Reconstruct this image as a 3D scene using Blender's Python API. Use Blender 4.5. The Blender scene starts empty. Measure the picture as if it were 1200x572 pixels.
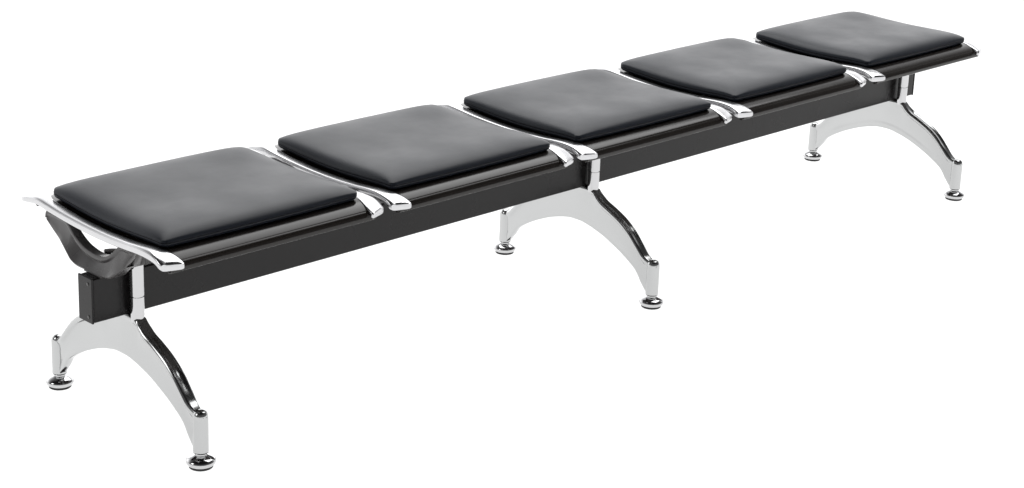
import bpy, bmesh, math
from mathutils import Matrix, Vector

# ------------------------------------------------------------------ camera
scene = bpy.context.scene
col = scene.collection
cam_data = bpy.data.cameras.new('camera')
cam = bpy.data.objects.new('camera', cam_data)
col.objects.link(cam)
R_ = (0.71676707, -0.69662501, 0.03096054)
U_ = (0.17850707, 0.22622666, 0.95757857)
F_ = (0.67407729, 0.68083411, -0.28650431)
cam.matrix_world = Matrix(((R_[0], U_[0], -F_[0], -1.87223),
                           (R_[1], U_[1], -F_[1], -2.89105),
                           (R_[2], U_[2], -F_[2], 1.60981),
                           (0, 0, 0, 1)))
cam_data.sensor_width = 36
cam_data.lens = 2202.03 / 1200 * 36
cam_data.shift_x = (600 - 560.31) / 1200
cam_data.shift_y = (181.43 - 286) / 1200
cam_data.clip_start = 0.05
cam_data.clip_end = 300
scene.camera = cam

# ------------------------------------------------------------------ world: white photo studio, darker behind the camera
world = bpy.data.worlds.new('World')
scene.world = world
world.use_nodes = True
wn, wl = world.node_tree.nodes, world.node_tree.links
wn.clear()
w_out = wn.new('ShaderNodeOutputWorld')
w_bg = wn.new('ShaderNodeBackground')
w_tc = wn.new('ShaderNodeTexCoord')
w_dot = wn.new('ShaderNodeVectorMath'); w_dot.operation = 'DOT_PRODUCT'
w_dot.inputs[1].default_value = (0.50, 0.866, 0.0)
w_map = wn.new('ShaderNodeMapRange'); w_map.interpolation_type = 'SMOOTHSTEP'      # white backdrop behind, dark room in front
w_map.inputs['From Min'].default_value = 0.05
w_map.inputs['From Max'].default_value = 0.88
w_map.inputs['To Min'].default_value = 0.07
w_map.inputs['To Max'].default_value = 1.0
w_ramp = wn.new('ShaderNodeValToRGB')                                             # backdrop is brightest low down
w_mul = wn.new('ShaderNodeMix'); w_mul.data_type = 'RGBA'; w_mul.blend_type = 'MULTIPLY'; w_mul.inputs[0].default_value = 1.0
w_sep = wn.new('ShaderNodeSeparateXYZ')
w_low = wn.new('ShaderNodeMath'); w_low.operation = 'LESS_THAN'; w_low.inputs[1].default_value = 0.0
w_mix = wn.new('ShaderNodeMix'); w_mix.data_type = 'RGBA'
w_mix.inputs[7].default_value = (1.5, 1.5, 1.5, 1)          # added light below the floor, no real source, keeps it evenly white
wl.new(w_tc.outputs['Generated'], w_dot.inputs[0])
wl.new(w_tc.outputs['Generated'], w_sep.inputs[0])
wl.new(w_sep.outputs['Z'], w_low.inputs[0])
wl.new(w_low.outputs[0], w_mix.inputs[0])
wl.new(w_dot.outputs['Value'], w_map.inputs['Value'])
wl.new(w_sep.outputs['Z'], w_ramp.inputs['Fac'])
wl.new(w_ramp.outputs['Color'], w_mul.inputs[6])
wl.new(w_map.outputs['Result'], w_mul.inputs[7])
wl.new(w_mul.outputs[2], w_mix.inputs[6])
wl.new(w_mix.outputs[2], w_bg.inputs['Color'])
wl.new(w_bg.outputs['Background'], w_out.inputs['Surface'])
cr = w_ramp.color_ramp
cr.elements[0].position = 0.0; cr.elements[0].color = (2.1, 2.1, 2.1, 1)
cr.elements[1].position = 1.0; cr.elements[1].color = (0.16, 0.16, 0.165, 1)
for pos_, v_ in ((0.36, 2.05), (0.50, 1.2), (0.66, 0.5), (0.85, 0.2)):
    e = cr.elements.new(pos_); e.color = (v_, v_, v_ * 1.01, 1)
w_bg.inputs['Strength'].default_value = 1.0

def area(name, loc, target, sx, sy, power):
    d = bpy.data.lights.new(name, 'AREA')
    d.shape = 'RECTANGLE'; d.size = sx; d.size_y = sy; d.energy = power
    o = bpy.data.objects.new(name, d); col.objects.link(o)
    o.location = loc
    o.rotation_euler = (Vector(target) - Vector(loc)).to_track_quat('-Z', 'Y').to_euler()
    return o
area('softbox_overhead', (2.9, 0.95, 4.0), (1.8, 0.2, 0.4), 5.0, 3.7, 180)
area('softbox_side', (-3.4, 1.0, 2.2), (0.6, 0.0, 0.3), 1.2, 1.8, 22)

vs = scene.view_settings
vs.view_transform = 'Standard'; vs.look = 'None'; vs.exposure = 0; vs.gamma = 1
vs.use_curve_mapping = False

# ------------------------------------------------------------------ materials
def mat(name, color, rough, metal=0.0, spec=0.5, bump=0.0, bscale=200, rvar=0.0, rscale=8, coat=0.0, cvar=0.0, bdist=0.001):
    m = bpy.data.materials.new(name); m.use_nodes = True
    n, l = m.node_tree.nodes, m.node_tree.links
    b = n['Principled BSDF']
    b.inputs['Base Color'].default_value = (*color, 1)
    b.inputs['Roughness'].default_value = rough
    b.inputs['Metallic'].default_value = metal
    b.inputs['Specular IOR Level'].default_value = spec
    b.inputs['Coat Weight'].default_value = coat
    b.inputs['Coat Roughness'].default_value = 0.12
    tc = n.new('ShaderNodeTexCoord')
    if rvar:
        nz = n.new('ShaderNodeTexNoise'); nz.inputs['Scale'].default_value = rscale
        nz.inputs['Detail'].default_value = 5
        mr = n.new('ShaderNodeMapRange')
        mr.inputs['From Min'].default_value = 0.3; mr.inputs['From Max'].default_value = 0.7
        mr.inputs['To Min'].default_value = rough - rvar; mr.inputs['To Max'].default_value = rough + rvar
        l.new(tc.outputs['Object'], nz.inputs['Vector']); l.new(nz.outputs['Fac'], mr.inputs['Value'])
        l.new(mr.outputs['Result'], b.inputs['Roughness'])
    if cvar:
        nz = n.new('ShaderNodeTexNoise'); nz.inputs['Scale'].default_value = 5
        nz.inputs['Detail'].default_value = 4
        mx = n.new('ShaderNodeMix'); mx.data_type = 'RGBA'
        mx.inputs[6].default_value = (*[c * (1 - cvar) for c in color], 1)
        mx.inputs[7].default_value = (*[min(1, c * (1 + cvar)) for c in color], 1)
        l.new(tc.outputs['Object'], nz.inputs['Vector']); l.new(nz.outputs['Fac'], mx.inputs[0])
        l.new(mx.outputs[2], b.inputs['Base Color'])
    if bump:
        nb = n.new('ShaderNodeTexNoise'); nb.inputs['Scale'].default_value = bscale
        nb.inputs['Detail'].default_value = 3 if bscale > 20 else 0
        bp = n.new('ShaderNodeBump'); bp.inputs['Strength'].default_value = bump
        bp.inputs['Distance'].default_value = bdist
        l.new(tc.outputs['Object'], nb.inputs['Vector']); l.new(nb.outputs['Fac'], bp.inputs['Height'])
        l.new(bp.outputs['Normal'], b.inputs['Normal'])
    return m

M_CHROME = mat('chrome', (0.56, 0.56, 0.565), 0.07, 1.0, rvar=0.02, rscale=14)
M_RAIL = mat('bright_chrome', (0.62, 0.62, 0.63), 0.22, 1.0, rvar=0.03, rscale=12)
M_CAST = mat('polished_cast_aluminium', (0.50, 0.505, 0.505), 0.15, 1.0, rvar=0.03, rscale=10, bump=0.8, bscale=5, bdist=0.012)
M_VINYL = mat('black_vinyl', (0.013, 0.016, 0.023), 0.40, spec=0.30, bump=0.16, bscale=300, rvar=0.05, rscale=9)
M_PAN = mat('gloss_black_steel', (0.014, 0.011, 0.009), 0.20, spec=0.42, rvar=0.03, rscale=6)
M_BEAM = mat('black_powder_coat', (0.011, 0.010, 0.010), 0.27, spec=0.26, bump=0.06, bscale=500, rvar=0.04, rscale=5)
M_BRACKET = mat('dark_grey_cast_metal', (0.048, 0.045, 0.045), 0.28, spec=0.5, bump=0.05, bscale=120, rvar=0.05)
M_RUBBER = mat('black_rubber', (0.012, 0.012, 0.012), 0.6)
# translucent white floor: made-up light from below shines through, drowning the bench's shadow
M_FLOOR = bpy.data.materials.new('white_floor_added_glow'); M_FLOOR.use_nodes = True
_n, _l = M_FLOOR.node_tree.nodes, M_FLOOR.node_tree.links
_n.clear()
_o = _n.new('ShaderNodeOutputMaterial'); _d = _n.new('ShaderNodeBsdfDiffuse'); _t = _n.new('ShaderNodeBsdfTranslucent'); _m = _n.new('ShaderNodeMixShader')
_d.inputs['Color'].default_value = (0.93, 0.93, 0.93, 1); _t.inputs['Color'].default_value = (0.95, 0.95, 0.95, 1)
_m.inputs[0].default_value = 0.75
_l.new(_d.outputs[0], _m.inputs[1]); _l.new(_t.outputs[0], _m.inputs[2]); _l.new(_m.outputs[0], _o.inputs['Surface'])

# ------------------------------------------------------------------ helpers
def obj(name, bm, material, parent=None, smooth=True, bevel=0.0, subsurf=0, angle=35, sharp=42):
    bmesh.ops.remove_doubles(bm, verts=bm.verts, dist=1e-6)
    bmesh.ops.recalc_face_normals(bm, faces=bm.faces)
    me = bpy.data.meshes.new(name); bm.to_mesh(me); bm.free()
    me.materials.append(material)
    for p in me.polygons: p.use_smooth = smooth
    if smooth: me.set_sharp_from_angle(angle=math.radians(sharp))
    o = bpy.data.objects.new(name, me); col.objects.link(o)
    if parent: o.parent = parent
    if bevel:
        b = o.modifiers.new('bevel', 'BEVEL'); b.width = bevel; b.segments = 3
        b.limit_method = 'ANGLE'; b.angle_limit = math.radians(angle); b.harden_normals = True
    if subsurf:
        s = o.modifiers.new('subsurf', 'SUBSURF'); s.levels = subsurf; s.render_levels = subsurf
    return o

def add_box(bm, x0, x1, y0, y1, z0, z1):
    v = [bm.verts.new((x, y, z)) for x in (x0, x1) for y in (y0, y1) for z in (z0, z1)]
    for f in ((0, 1, 3, 2), (4, 6, 7, 5), (0, 4, 5, 1), (2, 3, 7, 6), (0, 2, 6, 4), (1, 5, 7, 3)):
        bm.faces.new([v[i] for i in f])

def add_lathe(bm, prof, cx, cy, n=40):
    rings = []
    for r, z in prof:
        if r < 1e-6: rings.append([bm.verts.new((cx, cy, z))])
        else: rings.append([bm.verts.new((cx + r * math.cos(2 * math.pi * k / n), cy + r * math.sin(2 * math.pi * k / n), z)) for k in range(n)])
    for a, b in zip(rings, rings[1:]):
        for k in range(n):
            k2 = (k + 1) % n
            if len(a) == 1 and len(b) == 1: continue
            if len(a) == 1: bm.faces.new((a[0], b[k], b[k2]))
            elif len(b) == 1: bm.faces.new((a[k], a[k2], b[0]))
            else: bm.faces.new((a[k], a[k2], b[k2], b[k]))

def loft(bm, sections, cap=True):
    rs = [[bm.verts.new(p) for p in s] for s in sections]
    n = len(rs[0])
    for a, b in zip(rs, rs[1:]):
        for k in range(n):
            k2 = (k + 1) % n
            bm.faces.new((a[k], a[k2], b[k2], b[k]))
    if cap:
        bm.faces.new(rs[0]); bm.faces.new(list(reversed(rs[-1])))

def catmull(pts, n):
    """n points, evenly spaced along a Catmull-Rom spline through pts"""
    P = [tuple(2 * a - b for a, b in zip(pts[0], pts[1]))] + list(pts) + [tuple(2 * a - b for a, b in zip(pts[-1], pts[-2]))]
    dense = []
    for i in range(1, len(P) - 2):
        for j in range(24):
            t = j / 24
            dense.append(tuple(0.5 * ((2 * p1) + (-p0 + p2) * t + (2 * p0 - 5 * p1 + 4 * p2 - p3) * t * t + (-p0 + 3 * p1 - 3 * p2 + p3) * t ** 3)
                               for p0, p1, p2, p3 in zip(P[i - 1], P[i], P[i + 1], P[i + 2])))
    dense.append(tuple(pts[-1]))
    L = [0]
    for a, b in zip(dense, dense[1:]): L.append(L[-1] + math.dist(a, b))
    out, j = [], 0
    for i in range(n):
        d = L[-1] * i / (n - 1)
        while j < len(L) - 2 and L[j + 1] < d: j += 1
        t = (d - L[j]) / max(1e-9, L[j + 1] - L[j]); t = min(1, max(0, t))
        out.append(tuple(a + (b - a) * t for a, b in zip(dense[j], dense[j + 1])))
    return out

def interp(tab, x):
    if x <= tab[0][0]: return tab[0][1]
    for (a, b), (c, d) in zip(tab, tab[1:]):
        if x <= c: return b + (d - b) * (x - a) / (c - a)
    return tab[-1][1]

# ------------------------------------------------------------------ setting
bm = bmesh.new()
S = 60
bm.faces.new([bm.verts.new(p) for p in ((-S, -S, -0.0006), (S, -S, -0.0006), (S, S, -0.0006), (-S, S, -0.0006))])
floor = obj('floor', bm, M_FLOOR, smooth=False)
floor['kind'] = 'structure'

# ------------------------------------------------------------------ the bench
bench = bpy.data.objects.new('waiting_bench', None); col.objects.link(bench)
bench.location = (0, 0, 0)
bench['label'] = 'long backless bench of five black padded seats on three chrome arched legs'
bench['category'] = 'bench'

PITCH, SW = 0.56, 0.4992
BX0, BX1, BD, BZ0, BZ1 = -0.034, 2.769, 0.046, 0.2445, 0.3355

# beam with end caps
bm = bmesh.new(); add_box(bm, BX0 + 0.004, BX1 - 0.004, 0, BD, BZ0, BZ1)
obj('beam', bm, M_BEAM, bench, bevel=0.004)
for xa, xb in ((BX0, BX0 + 0.0045), (BX1 - 0.0045, BX1)):
    bm = bmesh.new(); add_box(bm, xa, xb, -0.0006, BD + 0.0006, BZ0 - 0.0006, BZ1 + 0.0006)
    cap_ = obj('end_cap', bm, M_BEAM, bench, bevel=0.0015)
    sx = xa if xa < 0 else xb; dx_ = -0.0012 if xa < 0 else 0.0012
    for zz in (BZ1 - 0.012, BZ0 + 0.012):
        bm = bmesh.new()
        ring = [[bm.verts.new((sx + q * dx_, 0.012 + 0.0035 * r * math.cos(t * math.pi / 8), zz + 0.0035 * r * math.sin(t * math.pi / 8))) for t in range(16)] for q, r in ((-0.5, 1), (0.7, 1), (1, 0.75))]
        for A_, B_ in zip(ring, ring[1:]):
            for t in range(16): bm.faces.new((A_[t], A_[(t + 1) % 16], B_[(t + 1) % 16], B_[t]))
        bm.faces.new(ring[-1])
        obj('screw', bm, M_BRACKET, cap_)

# ---- legs ---------------------------------------------------------------
YC = 0.025                                   # symmetry plane of a leg
YF = 0.246                                   # foot distance from it
def leg_mesh():
    bm = bmesh.new()
    N = 97
    top = [(-0.236, 0.105), (-0.214, 0.113), (-0.196, 0.124), (-0.178, 0.143), (-0.152, 0.170), (-0.122, 0.192), (-0.088, 0.209),
           (-0.060, 0.221), (-0.040, 0.235), (-0.026, 0.2455)]
    top = [(y - YC, z) for y, z in top]
    top_full = top + [(0.0, 0.2450)] + [(-y, z) for y, z in reversed(top)]
    arch = [(-0.196 - 0.012, 0.034), (-0.190, 0.055), (-0.172, 0.079), (-0.139, 0.101), (-0.100, 0.121), (-0.054, 0.140), (-0.006, 0.153)]
    arch = [(y - YC, z) for y, z in arch]
    arch_full = arch + [(0.0, 0.1555)] + [(-y, z) for y, z in reversed(arch)]
    T = catmull(top_full, N); B = catmull(arch_full, N)
    secs = []
    for i in range(N):
        t, b = Vector((0, T[i][0], T[i][1])), Vector((0, B[i][0], B[i][1]))
        d = b - t; ln = d.length; d.normalize()
        s = abs(T[i][0])                          # 0 mid, grows outwards
        hw = interp([(0.0, 0.0105), (0.045, 0.0125), (0.075, 0.0150), (0.12, 0.0155), (0.19, 0.0150), (0.215, 0.0142), (0.238, 0.0105), (0.262, 0.0070)], s)
        gr = interp([(0.0, 0.0), (0.07, 0.0), (0.09, 0.0028), (0.19, 0.0028), (0.210, 0.0)], s)
        wb = interp([(0.0, 0.0085), (0.06, 0.0075), (0.10, 0.0066)], s)
        half = [(gr, 0.0), (gr * 0.92, hw * 0.30), (gr * 0.45, hw * 0.50), (0.0001, hw * 0.66), (0.0008, hw * 0.76), (0.0040, hw * 0.92), (0.0070, hw), (0.0105, hw * 0.98),
                (0.0140, hw * 0.80), (0.0165, wb + 0.0012), (0.0200, wb), (ln - 0.0230, wb), (ln - 0.0180, wb + 0.0002),
                (ln - 0.0130, wb + 0.0010), (ln - 0.0080, wb + 0.0013), (ln - 0.003, wb + 0.0013), (ln - 0.0008, wb + 0.0006), (ln, wb - 0.0008)]
        sec = [t + d * a + Vector((w, 0, 0)) for a, w in half] + [t + d * a + Vector((-w, 0, 0)) for a, w in reversed(half) if w > 0]
        secs.append(sec)
    loft(bm, secs)
    for sg in (-1, 1):                            # foot columns
        add_lathe(bm, [(0, 0.029), (0.0125, 0.029), (0.0148, 0.0305), (0.0152, 0.034), (0.0152, 0.038), (0.0150, 0.096), (0.0150, 0.100), (0.0145, 0.107), (0.0125, 0.1125),
                       (0.009, 0.1155), (0.004, 0.117), (0, 0.1172)], 0, sg * YF)
    return bm
def post_mesh(sg):
    bm = bmesh.new(); y = sg * 0.0445
    add_lathe(bm, [(0, 0.236), (0.0130, 0.236), (0.0134, 0.240), (0.0135, 0.243), (0.0136, 0.2862), (0.0135, 0.2868), (0.0120, 0.2871), (0.0120, 0.2887), (0.0139, 0.2890), (0.0140, 0.2898), (0.0140, 0.3540), (0.0139, 0.3550),
                   (0.0132, 0.3575), (0.0105, 0.3590), (0, 0.3592)], 0, y)
    return bm
def foot_mesh(sg):
    bm = bmesh.new()
    add_lathe(bm, [(0, 0.0295), (0.0115, 0.0295), (0.0115, 0.0262), (0.0125, 0.0255), (0.0150, 0.0240), (0.0200, 0.0222), (0.0245, 0.0198), (0.0276, 0.0172), (0.0291, 0.0145),
                   (0.0290, 0.0118), (0.0278, 0.0088), (0.0258, 0.0063), (0.0235, 0.0046), (0, 0.0042)], 0, sg * YF)
    return bm
def pad_mesh(sg):
    bm = bmesh.new()
    add_lathe(bm, [(0, 0.0048), (0.0228, 0.0048), (0.0234, 0.0042), (0.0234, 0.0008), (0.0225, 0), (0, 0)], 0, sg * YF)
    return bm

leg0 = obj('leg', leg_mesh(), M_CAST, bench, sharp=75)
for sg in (-1, 1):
    obj('post', post_mesh(sg), M_CHROME, leg0)
    f = obj('foot', foot_mesh(sg), M_CHROME, leg0)
    obj('rubber_pad', pad_mesh(sg), M_RUBBER, leg0)

# ---- brackets -----------------------------------------------------------
def bracket_mesh(end):
    """cast Y-shaped bracket: two arms rising from the beam to the side rails. end = 0: between two seats;
    +1 / -1: bracket at a beam end, whose front arm swings over (in x) to the top of the leg post"""
    bm = bmesh.new()
    up = [(0.202, 0.405), (0.199, 0.416), (0.186, 0.4225), (0.160, 0.4225), (0.130, 0.4200), (0.114, 0.408), (0.098, 0.394), (0.072, 0.381), (0.045, 0.375), (0.018, 0.3735), (-0.006, 0.378),
          (-0.028, 0.390), (-0.048, 0.407), (-0.062, 0.4165), (-0.085, 0.4170)]
    lo = [(0.198, 0.399), (0.190, 0.393), (0.176, 0.384), (0.156, 0.372), (0.136, 0.361), (0.118, 0.351), (0.100, 0.342), (0.080, 0.3368), (0.050, 0.3365), (0.022, 0.3362), (-0.010, 0.3370),
          (-0.030, 0.341), (-0.046, 0.352), (-0.058, 0.361), (-0.070, 0.370)]
    cx = [0.0] * 15
    if end:
        up += [(-0.094, 0.4130), (-0.092, 0.4060), (-0.078, 0.3960), (-0.052, 0.3800), (-0.036, 0.3720)]
        lo += [(-0.072, 0.374), (-0.066, 0.370), (-0.054, 0.362), (-0.030, 0.356), (-0.014, 0.356)]
        cx += [0.004, 0.014, 0.028, 0.042, 0.050]
    else:
        up += [(-0.098, 0.4140), (-0.104, 0.4080)]; lo += [(-0.084, 0.382), (-0.096, 0.396)]; cx += [0, 0]
    U = catmull([(y, z, c) for (y, z), c in zip(up, cx)], 80); Lw = catmull([(y, z, c) for (y, z), c in zip(lo, cx)], 80)
    sg = end or 1
    secs = []
    for (y1, z1, c1), (y2, z2, c2) in zip(U, Lw):
        t = Vector((c1 * sg, y1, z1)); b = Vector((c2 * sg, y2, z2)); d = b - t; ln = d.length; d.normalize()
        h = 0.010
        hb = 0.010 + 0.010 * max(0, min(1, (0.372 - z2) / 0.03)) if c1 < 0.004 else 0.011
        m1, m2 = min(0.011, ln * .3), max(ln * .60, ln - 0.016)
        half = [(0, h * 0.86), (0.0006, h * 0.95), (0.0018, h), (m1 * .75, h), (m1 * .9, h * 0.95), (m1 * 1.15, h * 0.78), (m1 * 1.4, h * 0.70), (m2, (h * .74 + hb) / 2 * .95),
                (ln - 0.004, hb * 0.97), (ln - 0.001, hb * 0.9), (ln, hb * 0.7)]
        if not all(half[i][0] < half[i + 1][0] for i in range(len(half) - 1)):
            half = [(ln * k / 10, w) for k, (_, w) in enumerate(half)]
        secs.append([t + d * a + Vector((x, 0, 0)) for a, x in half] + [t + d * a + Vector((-x, 0, 0)) for a, x in reversed(half)])
    loft(bm, secs)
    for ya, yb in ((0.128, 0.186), (-0.088, -0.058)):        # flanges screwed under the rails
        add_box(bm, -0.0102, 0.0102, ya, yb, 0.4150, 0.4210)
    if end:                                        # boss that caps the post
        add_lathe(bm, [(0, 0.3535), (0.0155, 0.3535), (0.0165, 0.3550), (0.0165, 0.3660), (0.0145, 0.3710), (0.009, 0.3735), (0, 0.3740)], sg * 0.0531, -0.0195)
    return bm
end_off = -0.003
brackets = [(-end_off, 1)] + [(SW / 2 + PITCH / 2 + PITCH * k, 0) for k in range(4)] + [(2 * 1.3664 + end_off + 0.004, -1)]
mid_bracket = None
def bracket_parts(x, end):
    b = obj('bracket', bracket_mesh(end), M_BRACKET, bench, sharp=30)
    b.location.x = x
    bm = bmesh.new(); add_box(bm, -0.020, 0.020, -0.006, 0.052, 0.3352, 0.3400)     # saddle plate on the beam
    obj('saddle_plate', bm, M_BRACKET, b, bevel=0.0015)
    bm = bmesh.new()
    add_lathe(bm, [(0, 0.3450), (0.0045, 0.3450), (0.0062, 0.3440), (0.0065, 0.3400), (0, 0.3400)], 0.0, -0.001, 6)
    obj('bolt', bm, M_CHROME, b, smooth=False)
for x, end in brackets: bracket_parts(x, end)

# ---- seats --------------------------------------------------------------
def zsurf(y):                                     # height of the pan along the depth
    return interp([(-0.245, 0.417), (-0.225, 0.424), (-0.20, 0.430), (-0.17, 0.4335), (-0.12, 0.4325), (-0.07, 0.4305), (0.0, 0.429), (0.05, 0.4300), (0.10, 0.4325),
                   (0.15, 0.4355), (0.19, 0.4380), (0.22, 0.4385), (0.25, 0.435), (0.29, 0.426)], y)
_zs_linear = zsurf
def zsurf(y):                                     # the same, without kinks at the table's points
    return sum(_zs_linear(y + 0.006 * k) * (7 - abs(k)) for k in range(-6, 7)) / 49
def pan_mesh():
    bm = bmesh.new()
    prof = [(0.240, 0.414), (0.246, 0.4165), (0.2475, 0.4215), (0.243, 0.4290), (0.232, 0.4345), (0.215, 0.4365), (0.19, 0.4365), (0.15, 0.4345), (0.10, 0.4310),
            (0.05, 0.4285), (0.0, 0.4270), (-0.06, 0.4285), (-0.11, 0.4330), (-0.145, 0.4350), (-0.168, 0.4342), (-0.187, 0.4312), (-0.201, 0.4262),
            (-0.2090, 0.4205), (-0.2128, 0.4140), (-0.2142, 0.4070), (-0.2140, 0.4025), (-0.2115, 0.3998), (-0.2080, 0.3990), (-0.2030, 0.3998)]
    P = catmull(prof, 90)
    x0, x1, th = 0.000, SW - 0.003, 0.0022
    inner = []
    for i, (y, z) in enumerate(P):
        a, b = P[max(0, i - 1)], P[min(len(P) - 1, i + 1)]
        t = Vector((b[0] - a[0], b[1] - a[1])).normalized()
        inner.append((y - t.y * th * -1 * -1, z + t.x * th)) if False else inner.append((y + (-t.y) * -th * -1 * -1, z + t.x * th))
    loop = P + list(reversed(inner))
    n = len(loop)
    A = [bm.verts.new((x0, y, z)) for y, z in loop]; Bv = [bm.verts.new((x1, y, z)) for y, z in loop]
    for k in range(n):
        k2 = (k + 1) % n
        bm.faces.new((A[k], A[k2], Bv[k2], Bv[k]))
    for V in (A, Bv):
        for k in range(len(P) - 1):
            bm.faces.new((V[k], V[k + 1], V[n - 2 - k], V[n - 1 - k]))
    return bm

def rail_mesh(sg):
    """cast side rail; sg=+1: left rail whose tips flare towards +x, -1: its mirror"""
    bm = bmesh.new()
    # y, outer x, inner x, top z, bottom z
    st = [(0.2760, -0.0080, 0.0140, 0.4270, 0.4210), (0.2720, -0.0150, 0.0200, 0.4300, 0.4195), (0.2600, -0.0210, 0.0250, 0.4355, 0.4225), (0.2420, -0.0210, 0.0270, 0.4405, 0.4240),
          (0.2200, -0.0210, 0.0210, 0.4435, 0.4275), (0.2000, -0.0210, 0.0090, 0.4430, 0.4275), (0.1700, -0.0210, 0.0040, 0.4400, 0.4245), (0.1200, -0.0210, 0.0040, 0.4355, 0.4205),
          (0.0500, -0.0210, 0.0040, 0.4320, 0.4165), (-0.0200, -0.0210, 0.0040, 0.4310, 0.4155), (-0.0800, -0.0210, 0.0040, 0.4330, 0.4170), (-0.1250, -0.0210, 0.0040, 0.4360, 0.4195),
          (-0.1550, -0.0210, 0.0110, 0.4370, 0.4195), (-0.1800, -0.0210, 0.0170, 0.4355, 0.4170), (-0.2000, -0.0210, 0.0210, 0.4315, 0.4145), (-0.2150, -0.0210, 0.0225, 0.4265, 0.4100),
          (-0.2240, -0.0200, 0.0225, 0.4225, 0.4080), (-0.2265, -0.0150, 0.0205, 0.4200, 0.4095)]
    pts = catmull([tuple(s) for s in st], 90)
    secs = []
    for y, xo, xi, zt, zb in pts:
        cx_, hx, cz_, hz = (xo + xi) / 2, (xi - xo) / 2, (zt + zb) / 2, (zt - zb) / 2
        s = []
        for k in range(20):
            a = 2 * math.pi * (k + 0.5) / 20
            c, q = math.cos(a), math.sin(a)
            ex = 0.42
            px = cx_ + hx * math.copysign(abs(c) ** ex, c)
            pz = cz_ + hz * math.copysign(abs(q) ** ex, q)
            yy = y
            if y < -0.18:                            # outer corner cut back
                yy += (1 - (px - xo) / (xi - xo)) * 0.014 * min(1, (-0.18 - y) / 0.04)
            s.append(Vector((sg * px, yy, pz)))
        secs.append(s)
    loft(bm, secs)
    return bm

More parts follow.
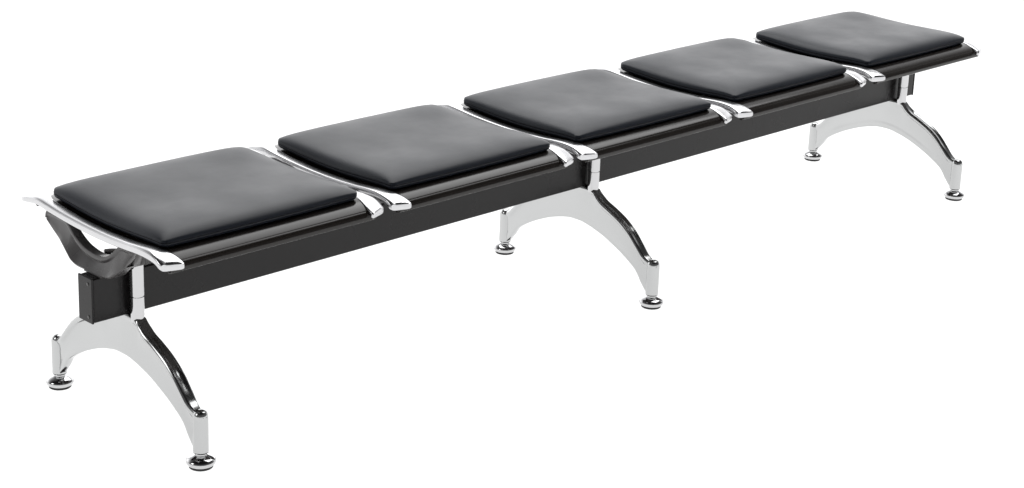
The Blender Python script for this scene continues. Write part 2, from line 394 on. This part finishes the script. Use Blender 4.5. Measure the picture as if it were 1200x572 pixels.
from mathutils import noise
def cushion_mesh(seed=0):
    bm = bmesh.new()
    x0, x1, y0, y1 = 0.0095, SW - 0.014, -0.177, 0.204
    cx_, cy_, hx, hy = (x0 + x1) / 2, (y0 + y1) / 2, (x1 - x0) / 2, (y1 - y0) / 2
    NA = 144
    def outline(d, rc=0.013):
        """rounded rectangle inset by d with slightly bowed sides"""
        out = []
        a_, b_ = hx - d, hy - d
        r = max(0.004, rc - d * 0.3)
        p = []
        for qx, qy, a0 in ((1, 1, 0), (-1, 1, 90), (-1, -1, 180), (1, -1, 270)):
            for j in range(12):
                an = math.radians(a0 + 90 * j / 11)
                p.append((qx * (a_ - r) + r * math.cos(an), qy * (b_ - r) + r * math.sin(an)))
        L = [0]
        q = p + [p[0]]
        # each side gets a fixed number of samples so rings stay aligned
        out = []
        for c in range(4):
            arc = p[c * 12:(c + 1) * 12]; nx = p[((c + 1) % 4) * 12]
            out += arc
            for j in range(1, 25):
                t = j / 25
                out.append((arc[-1][0] + (nx[0] - arc[-1][0]) * t, arc[-1][1] + (nx[1] - arc[-1][1]) * t))
        bow = 0.0035
        res = []
        for x, y in out:
            u, v = x / hx, y / hy
            res.append((x + bow * u * (1 - v * v), y + (0.012 if v > 0 else 0.004) * v * (1 - u * u)))
        return res
    def puff(x, y):
        g = 1
        for w, hw in ((x, hx + 0.004), (y, hy + 0.004 + (0.008 if y > 0 else 0))):
            d = max(0, hw - abs(w))
            g *= 0.38 * (1 - math.exp(-d / 0.007)) + 0.50 * (1 - math.exp(-d / 0.026)) + 0.12 * (1 - math.exp(-d / 0.09))
        n_ = noise.noise(Vector((x * 5.5, y * 5.5, seed * 7.3))) + 0.35 * noise.noise(Vector((x * 14, y * 14, seed * 3.1 + 5)))
        return 0.0235 * g * (1 + 0.028 * n_)
    rings = [(0.014, 0.0), (0.0085, 0.0012), (0.0045, 0.0032), (0.0018, 0.0062), (0.0006, 0.0095), (0.0006, 0.0113), (0.0020, 0.0121), (0.0021, 0.0126), (0.0008, 0.0133), (0.0004, 0.0139),
             (0.0016, 0.0162), (0.0040, 0.0180), (0.008, 0.0199), (0.014, 0.0221), (0.021, 0.0242), (0.030, 0.0265), (0.042, 0.0290), (0.058, 0.0316), (0.080, 0.0343), (0.105, 0.0363), (0.14, 0.0377), (0.175, 0.0382)]
    R0 = []
    for d, h in rings:
        ring = []
        for x, y in outline(d):
            X, Y = cx_ + x, cy_ + y
            lowc = 0.0
            hh = h
            if h > 0.0140:                         # pillow: rises from every edge, corners stay lower
                hh = 0.0136 + puff(x, y)
            ring.append(bm.verts.new((X, Y, zsurf(Y) + 0.0005 + hh)))
        R0.append(ring)
    n = len(R0[0])
    for a, b in zip(R0, R0[1:]):
        for k in range(n):
            k2 = (k + 1) % n
            bm.faces.new((a[k], a[k2], b[k2], b[k]))
    last = R0[-1]                                   # fill centre
    c = bm.verts.new((cx_, cy_, zsurf(cy_) + 0.0005 + 0.0136 + puff(0, 0)))
    for k in range(n): bm.faces.new((last[k], last[(k + 1) % n], c))
    bm.faces.new(list(reversed(R0[0])))
    return bm

pan0 = obj('seat_pan', pan_mesh(), M_PAN, bench)
rl = obj('side_rail', rail_mesh(1), M_RAIL, pan0)
rr = obj('side_rail', rail_mesh(-1), M_RAIL, pan0); rr.location.x = SW
cu = obj('cushion', cushion_mesh(), M_VINYL, pan0)

# ---- repeats ------------------------------------------------------------
def dup(o, dx):
    c = o.copy(); col.objects.link(c); c.parent = bench
    c.location = (dx, o.location.y, o.location.z)
    for ch in list(o.children):
        d = ch.copy(); col.objects.link(d); d.parent = c
    return c
leg0.location = (0.0561, YC, 0)
for x in (1.3644, 2.6796): dup(leg0, x)
for k in range(1, 5):
    p_ = dup(pan0, PITCH * k + (0, 0, 0, 0, 0.003)[k])
    p_.location.z = (0, 0, 0.001, 0.0025, 0.004)[k]
    for ch in p_.children:
        if ch.name.startswith('cushion'):           # every cushion is stuffed a little differently
            me = bpy.data.meshes.new('cushion'); b_ = cushion_mesh(k)
            bmesh.ops.recalc_face_normals(b_, faces=b_.faces); b_.to_mesh(me); b_.free()
            me.materials.append(M_VINYL)
            for q in me.polygons: q.use_smooth = True
            me.set_sharp_from_angle(angle=math.radians(42))
            ch.data = me
            ch.location.x += (0, 0.0015, -0.001, 0.001, 0.001)[k]
            ch.rotation_euler.z = math.radians((0, 0.25, -0.3, 0.2, -0.15)[k])
